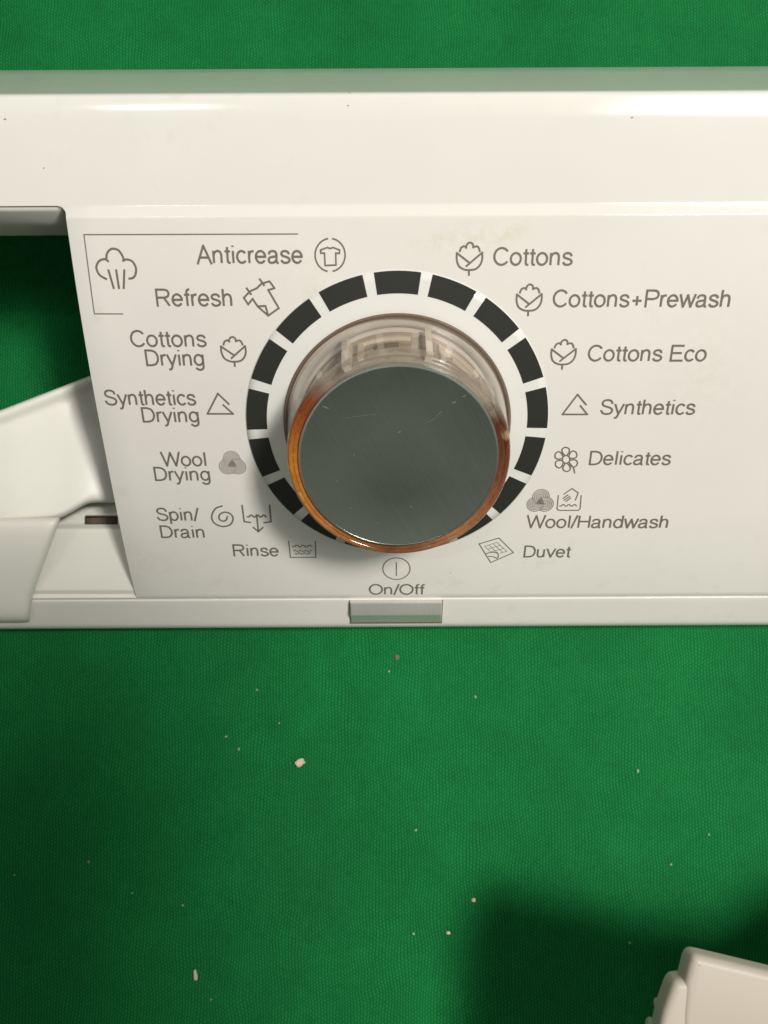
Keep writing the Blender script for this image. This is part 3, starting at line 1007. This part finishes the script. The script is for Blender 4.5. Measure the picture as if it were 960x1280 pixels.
# ------------------------------------------------------------------ loose white part in the lower right corner
def loose_part():
    HT = 85.0
    def at(px, py, z): return cloth_at(px, py, z)
    upper = [(1560, 1190), (1330, 1205), (1250, 1262), (1120, 1247), (900, 1194), (868, 1186.4), (859, 1185.2), (853, 1188), (849.5, 1195), (843.5, 1219), (840, 1260), (840, 1800), (1560, 1800)]
    ledge = [(905, 1222), (852, 1217), (838, 1217.5), (830, 1222), (824, 1236), (815, 1264), (809, 1300), (790, 1800), (905, 1800)]
    ctr = at(960, 1330, HT)
    org = Vector((ctr.x, ctr.y, 0))
    root = empty('moulded_part', org)
    tag(root, 'ivory plastic moulded part with a stepped rounded corner standing in the dark shadow', 'plastic part')
    def plate(name, outline, i0, i1, top_z):
        top = [at(x+13, y+11, HT) for x, y in outline]
        outl = [(p.x, p.y) for p in top[:i0]] + smooth_chain([(p.x, p.y) for p in top[i0:i1]], 4) + [(p.x, p.y) for p in top[i1:]]
        m = len(outl)
        area = sum(outl[i][0]*outl[(i+1) % m][1]-outl[(i+1) % m][0]*outl[i][1] for i in range(m))
        sg = 1 if area > 0 else -1
        nrm = []
        for i in range(m):
            d = (Vector(outl[(i+1) % m])-Vector(outl[i-1])).normalized()
            nrm.append(Vector((-d.y, d.x))*sg)            # inward
        layers = [(1.7, 0), (1.15, -.10), (.65, -.36), (.28, -.8), (.06, -1.4), (0, -2.1), (.12, -5.2)]
        vs, fs = [], []
        for ins, dz in layers:
            for (x, y), n_ in zip(outl, nrm): vs.append(Vector((x+n_.x*ins, y+n_.y*ins, top_z+dz)))
        for j in range(len(layers)-1):
            for i in range(m):
                i2 = (i+1) % m
                fs.append((j*m+i, j*m+i2, (j+1)*m+i2, (j+1)*m+i))
        fs.append(tuple(range(m))); fs.append(tuple((len(layers)-1)*m+i for i in range(m)))
        o = obj(name, vs, fs, M['tray'], root, org)
        shade_auto(o, 50)
    plate('slab', upper, 5, 9, HT)
    plate('ledge', ledge, 1, 7, HT-.35)
    # stem that carries the slab, set well back
    st = []
    for sx, sy in ((-1,-1), (1,-1), (1,1), (-1,1)):
        st.append(Vector((ctr.x+60+sx*14, ctr.y-34+sy*12, HT-4.2)))
    st += [Vector((p.x, p.y, 0)) for p in st]
    obj('stem', st, [(0,1,2,3),(7,6,5,4),(0,4,5,1),(1,5,6,2),(2,6,7,3),(3,7,4,0)], M['tray'], root, org)
    # two small clips on the left edge
    for (px, py, r) in ((812, 1254, .8), (803, 1281, 1.1)):
        c = at(px+15, py+9, HT-4.6)
        vs, fs = [], []
        n = 12
        for j, (rr, h) in enumerate(((.55, -4), (1, -3.2), (1.05, 1.0), (.85, 2.0), (.4, 2.4))):
            for k in range(n):
                a = 2*math.pi*k/n
                vs.append(c + Vector((r*rr*math.cos(a), 1.5*r*rr*math.sin(a), h)))
        for j in range(4):
            for k in range(n):
                k2 = (k+1) % n
                fs.append((j*n+k, j*n+k2, (j+1)*n+k2, (j+1)*n+k))
        fs.append(tuple(range(n))); fs.append(tuple(4*n+k for k in range(n)))
        obj('clip', vs, fs, M['tray'], root, org, True)
loose_part()

# ------------------------------------------------------------------ crumbs and lint on the cloth
def crumb(name, px, py, sx, sy, sz, rot, mat, label, cat, group=None, seed=1):
    c = cloth_at(px, py, 0.0)
    rr = random.Random(seed)
    bm = bmesh.new()
    bmesh.ops.create_icosphere(bm, subdivisions=2, radius=1.0)
    for v in bm.verts:
        v.co *= rr.uniform(.72, 1.15)
        v.co = Vector((v.co.x*sx, v.co.y*sy, v.co.z*sz)) * MM
    me = bpy.data.meshes.new(name); bm.to_mesh(me); bm.free()
    me.materials.append(mat)
    o = bpy.data.objects.new(name, me); COL.objects.link(o)
    o.location = Vector((c.x, c.y, cloth_z(c.x, c.y) + sz*.7))*MM
    o.rotation_euler.z = math.radians(rot)
    tag(o, label, cat, group)
    return o
crumb('crumb', 374, 955, 1.9, 1.3, 1.1, 15, M['crumb'], 'largest beige crumb on the cloth below the dial', 'crumb', 'crumbs on the cloth', 5)
crumb('crumb', 243, 1221, .7, 2.0, .6, 8, M['crumb'], 'long pale sliver on the cloth near the lower left', 'crumb', 'crumbs on the cloth', 6)
crumb('crumb', 560.5, 1167, .75, .65, .5, 0, M['crumb'], 'small tan crumb just left of the dark shadow, the lower of two', 'crumb', 'crumbs on the cloth', 7)
crumb('crumb', 592, 1126, .8, .7, .5, 30, M['crumb'], 'small tan crumb at the corner of the dark shadow', 'crumb', 'crumbs on the cloth', 8)
crumb('crumb', 496, 822, .9, .9, .5, 0, M['hole'], 'dark brown crumb on the cloth right below the silver button', 'crumb', 'crumbs on the cloth', 9)
LINT = [(109,1079,.5),(320,863,.5),(348,905,.42),(281,922,.5),(297,938,.45),(164,1118,.35),(227,1134,.42),(15,1096,.35),(263,1251,.4),
        (595,872,.55),(799,965,.6),(841,1083,.55),(520,1039,.5),(888,1045,.4),(486,840,.4),(517,1169,.45),(788,1180,.35)]
for i, (px, py, r) in enumerate(LINT):
    crumb('lint_speck', px, py, r*random.uniform(.8, 1.3), r*random.uniform(.7, 1.1), .35, random.uniform(0, 180), M['lint'],
          'tiny pale speck of lint caught on the green cloth', 'lint', 'tiny specks of lint on the cloth', 20+i)

# ------------------------------------------------------------------ unseen handset-like slab, added oversized above the frame to shade the lower-left cloth
def phone_shade_caster():
    c = Vector((76, -84, 400))
    org = c.copy()
    root = empty('phone_shade_caster', org)
    tag(root, 'unseen dark handset-shaped slab added to shade the green cloth', 'phone_shade_caster')
    def slab(name, w, h, t, z, r, mat, dx=0, dy=0):
        pts = []
        for sx, sy, a0 in ((1, 1, 0), (-1, 1, 90), (-1, -1, 180), (1, -1, 270)):
            for k in range(7):
                a = math.radians(a0+15*k)
                pts.append((dx+sx*(w/2-r)+r*math.cos(a), dy+sy*(h/2-r)+r*math.sin(a)))
        m = len(pts)
        vs = [org+Vector((x, y, z-t/2)) for x, y in pts] + [org+Vector((x, y, z+t/2)) for x, y in pts]
        fs = [tuple(range(m)), tuple(range(2*m-1, m-1, -1))] + [(i, (i+1) % m, (i+1) % m+m, i+m) for i in range(m)]
        return obj(name, vs, fs, mat, root, org)
    slab('body', 122, 235, 9, 0, 11, M['mark'])
    slab('screen', 116, 227, .6, 4.9, 9, M['mark'])
    slab('camera_bump', 30, 34, 2, -5.4, 7, M['mark'], -26, 74)
phone_shade_caster()
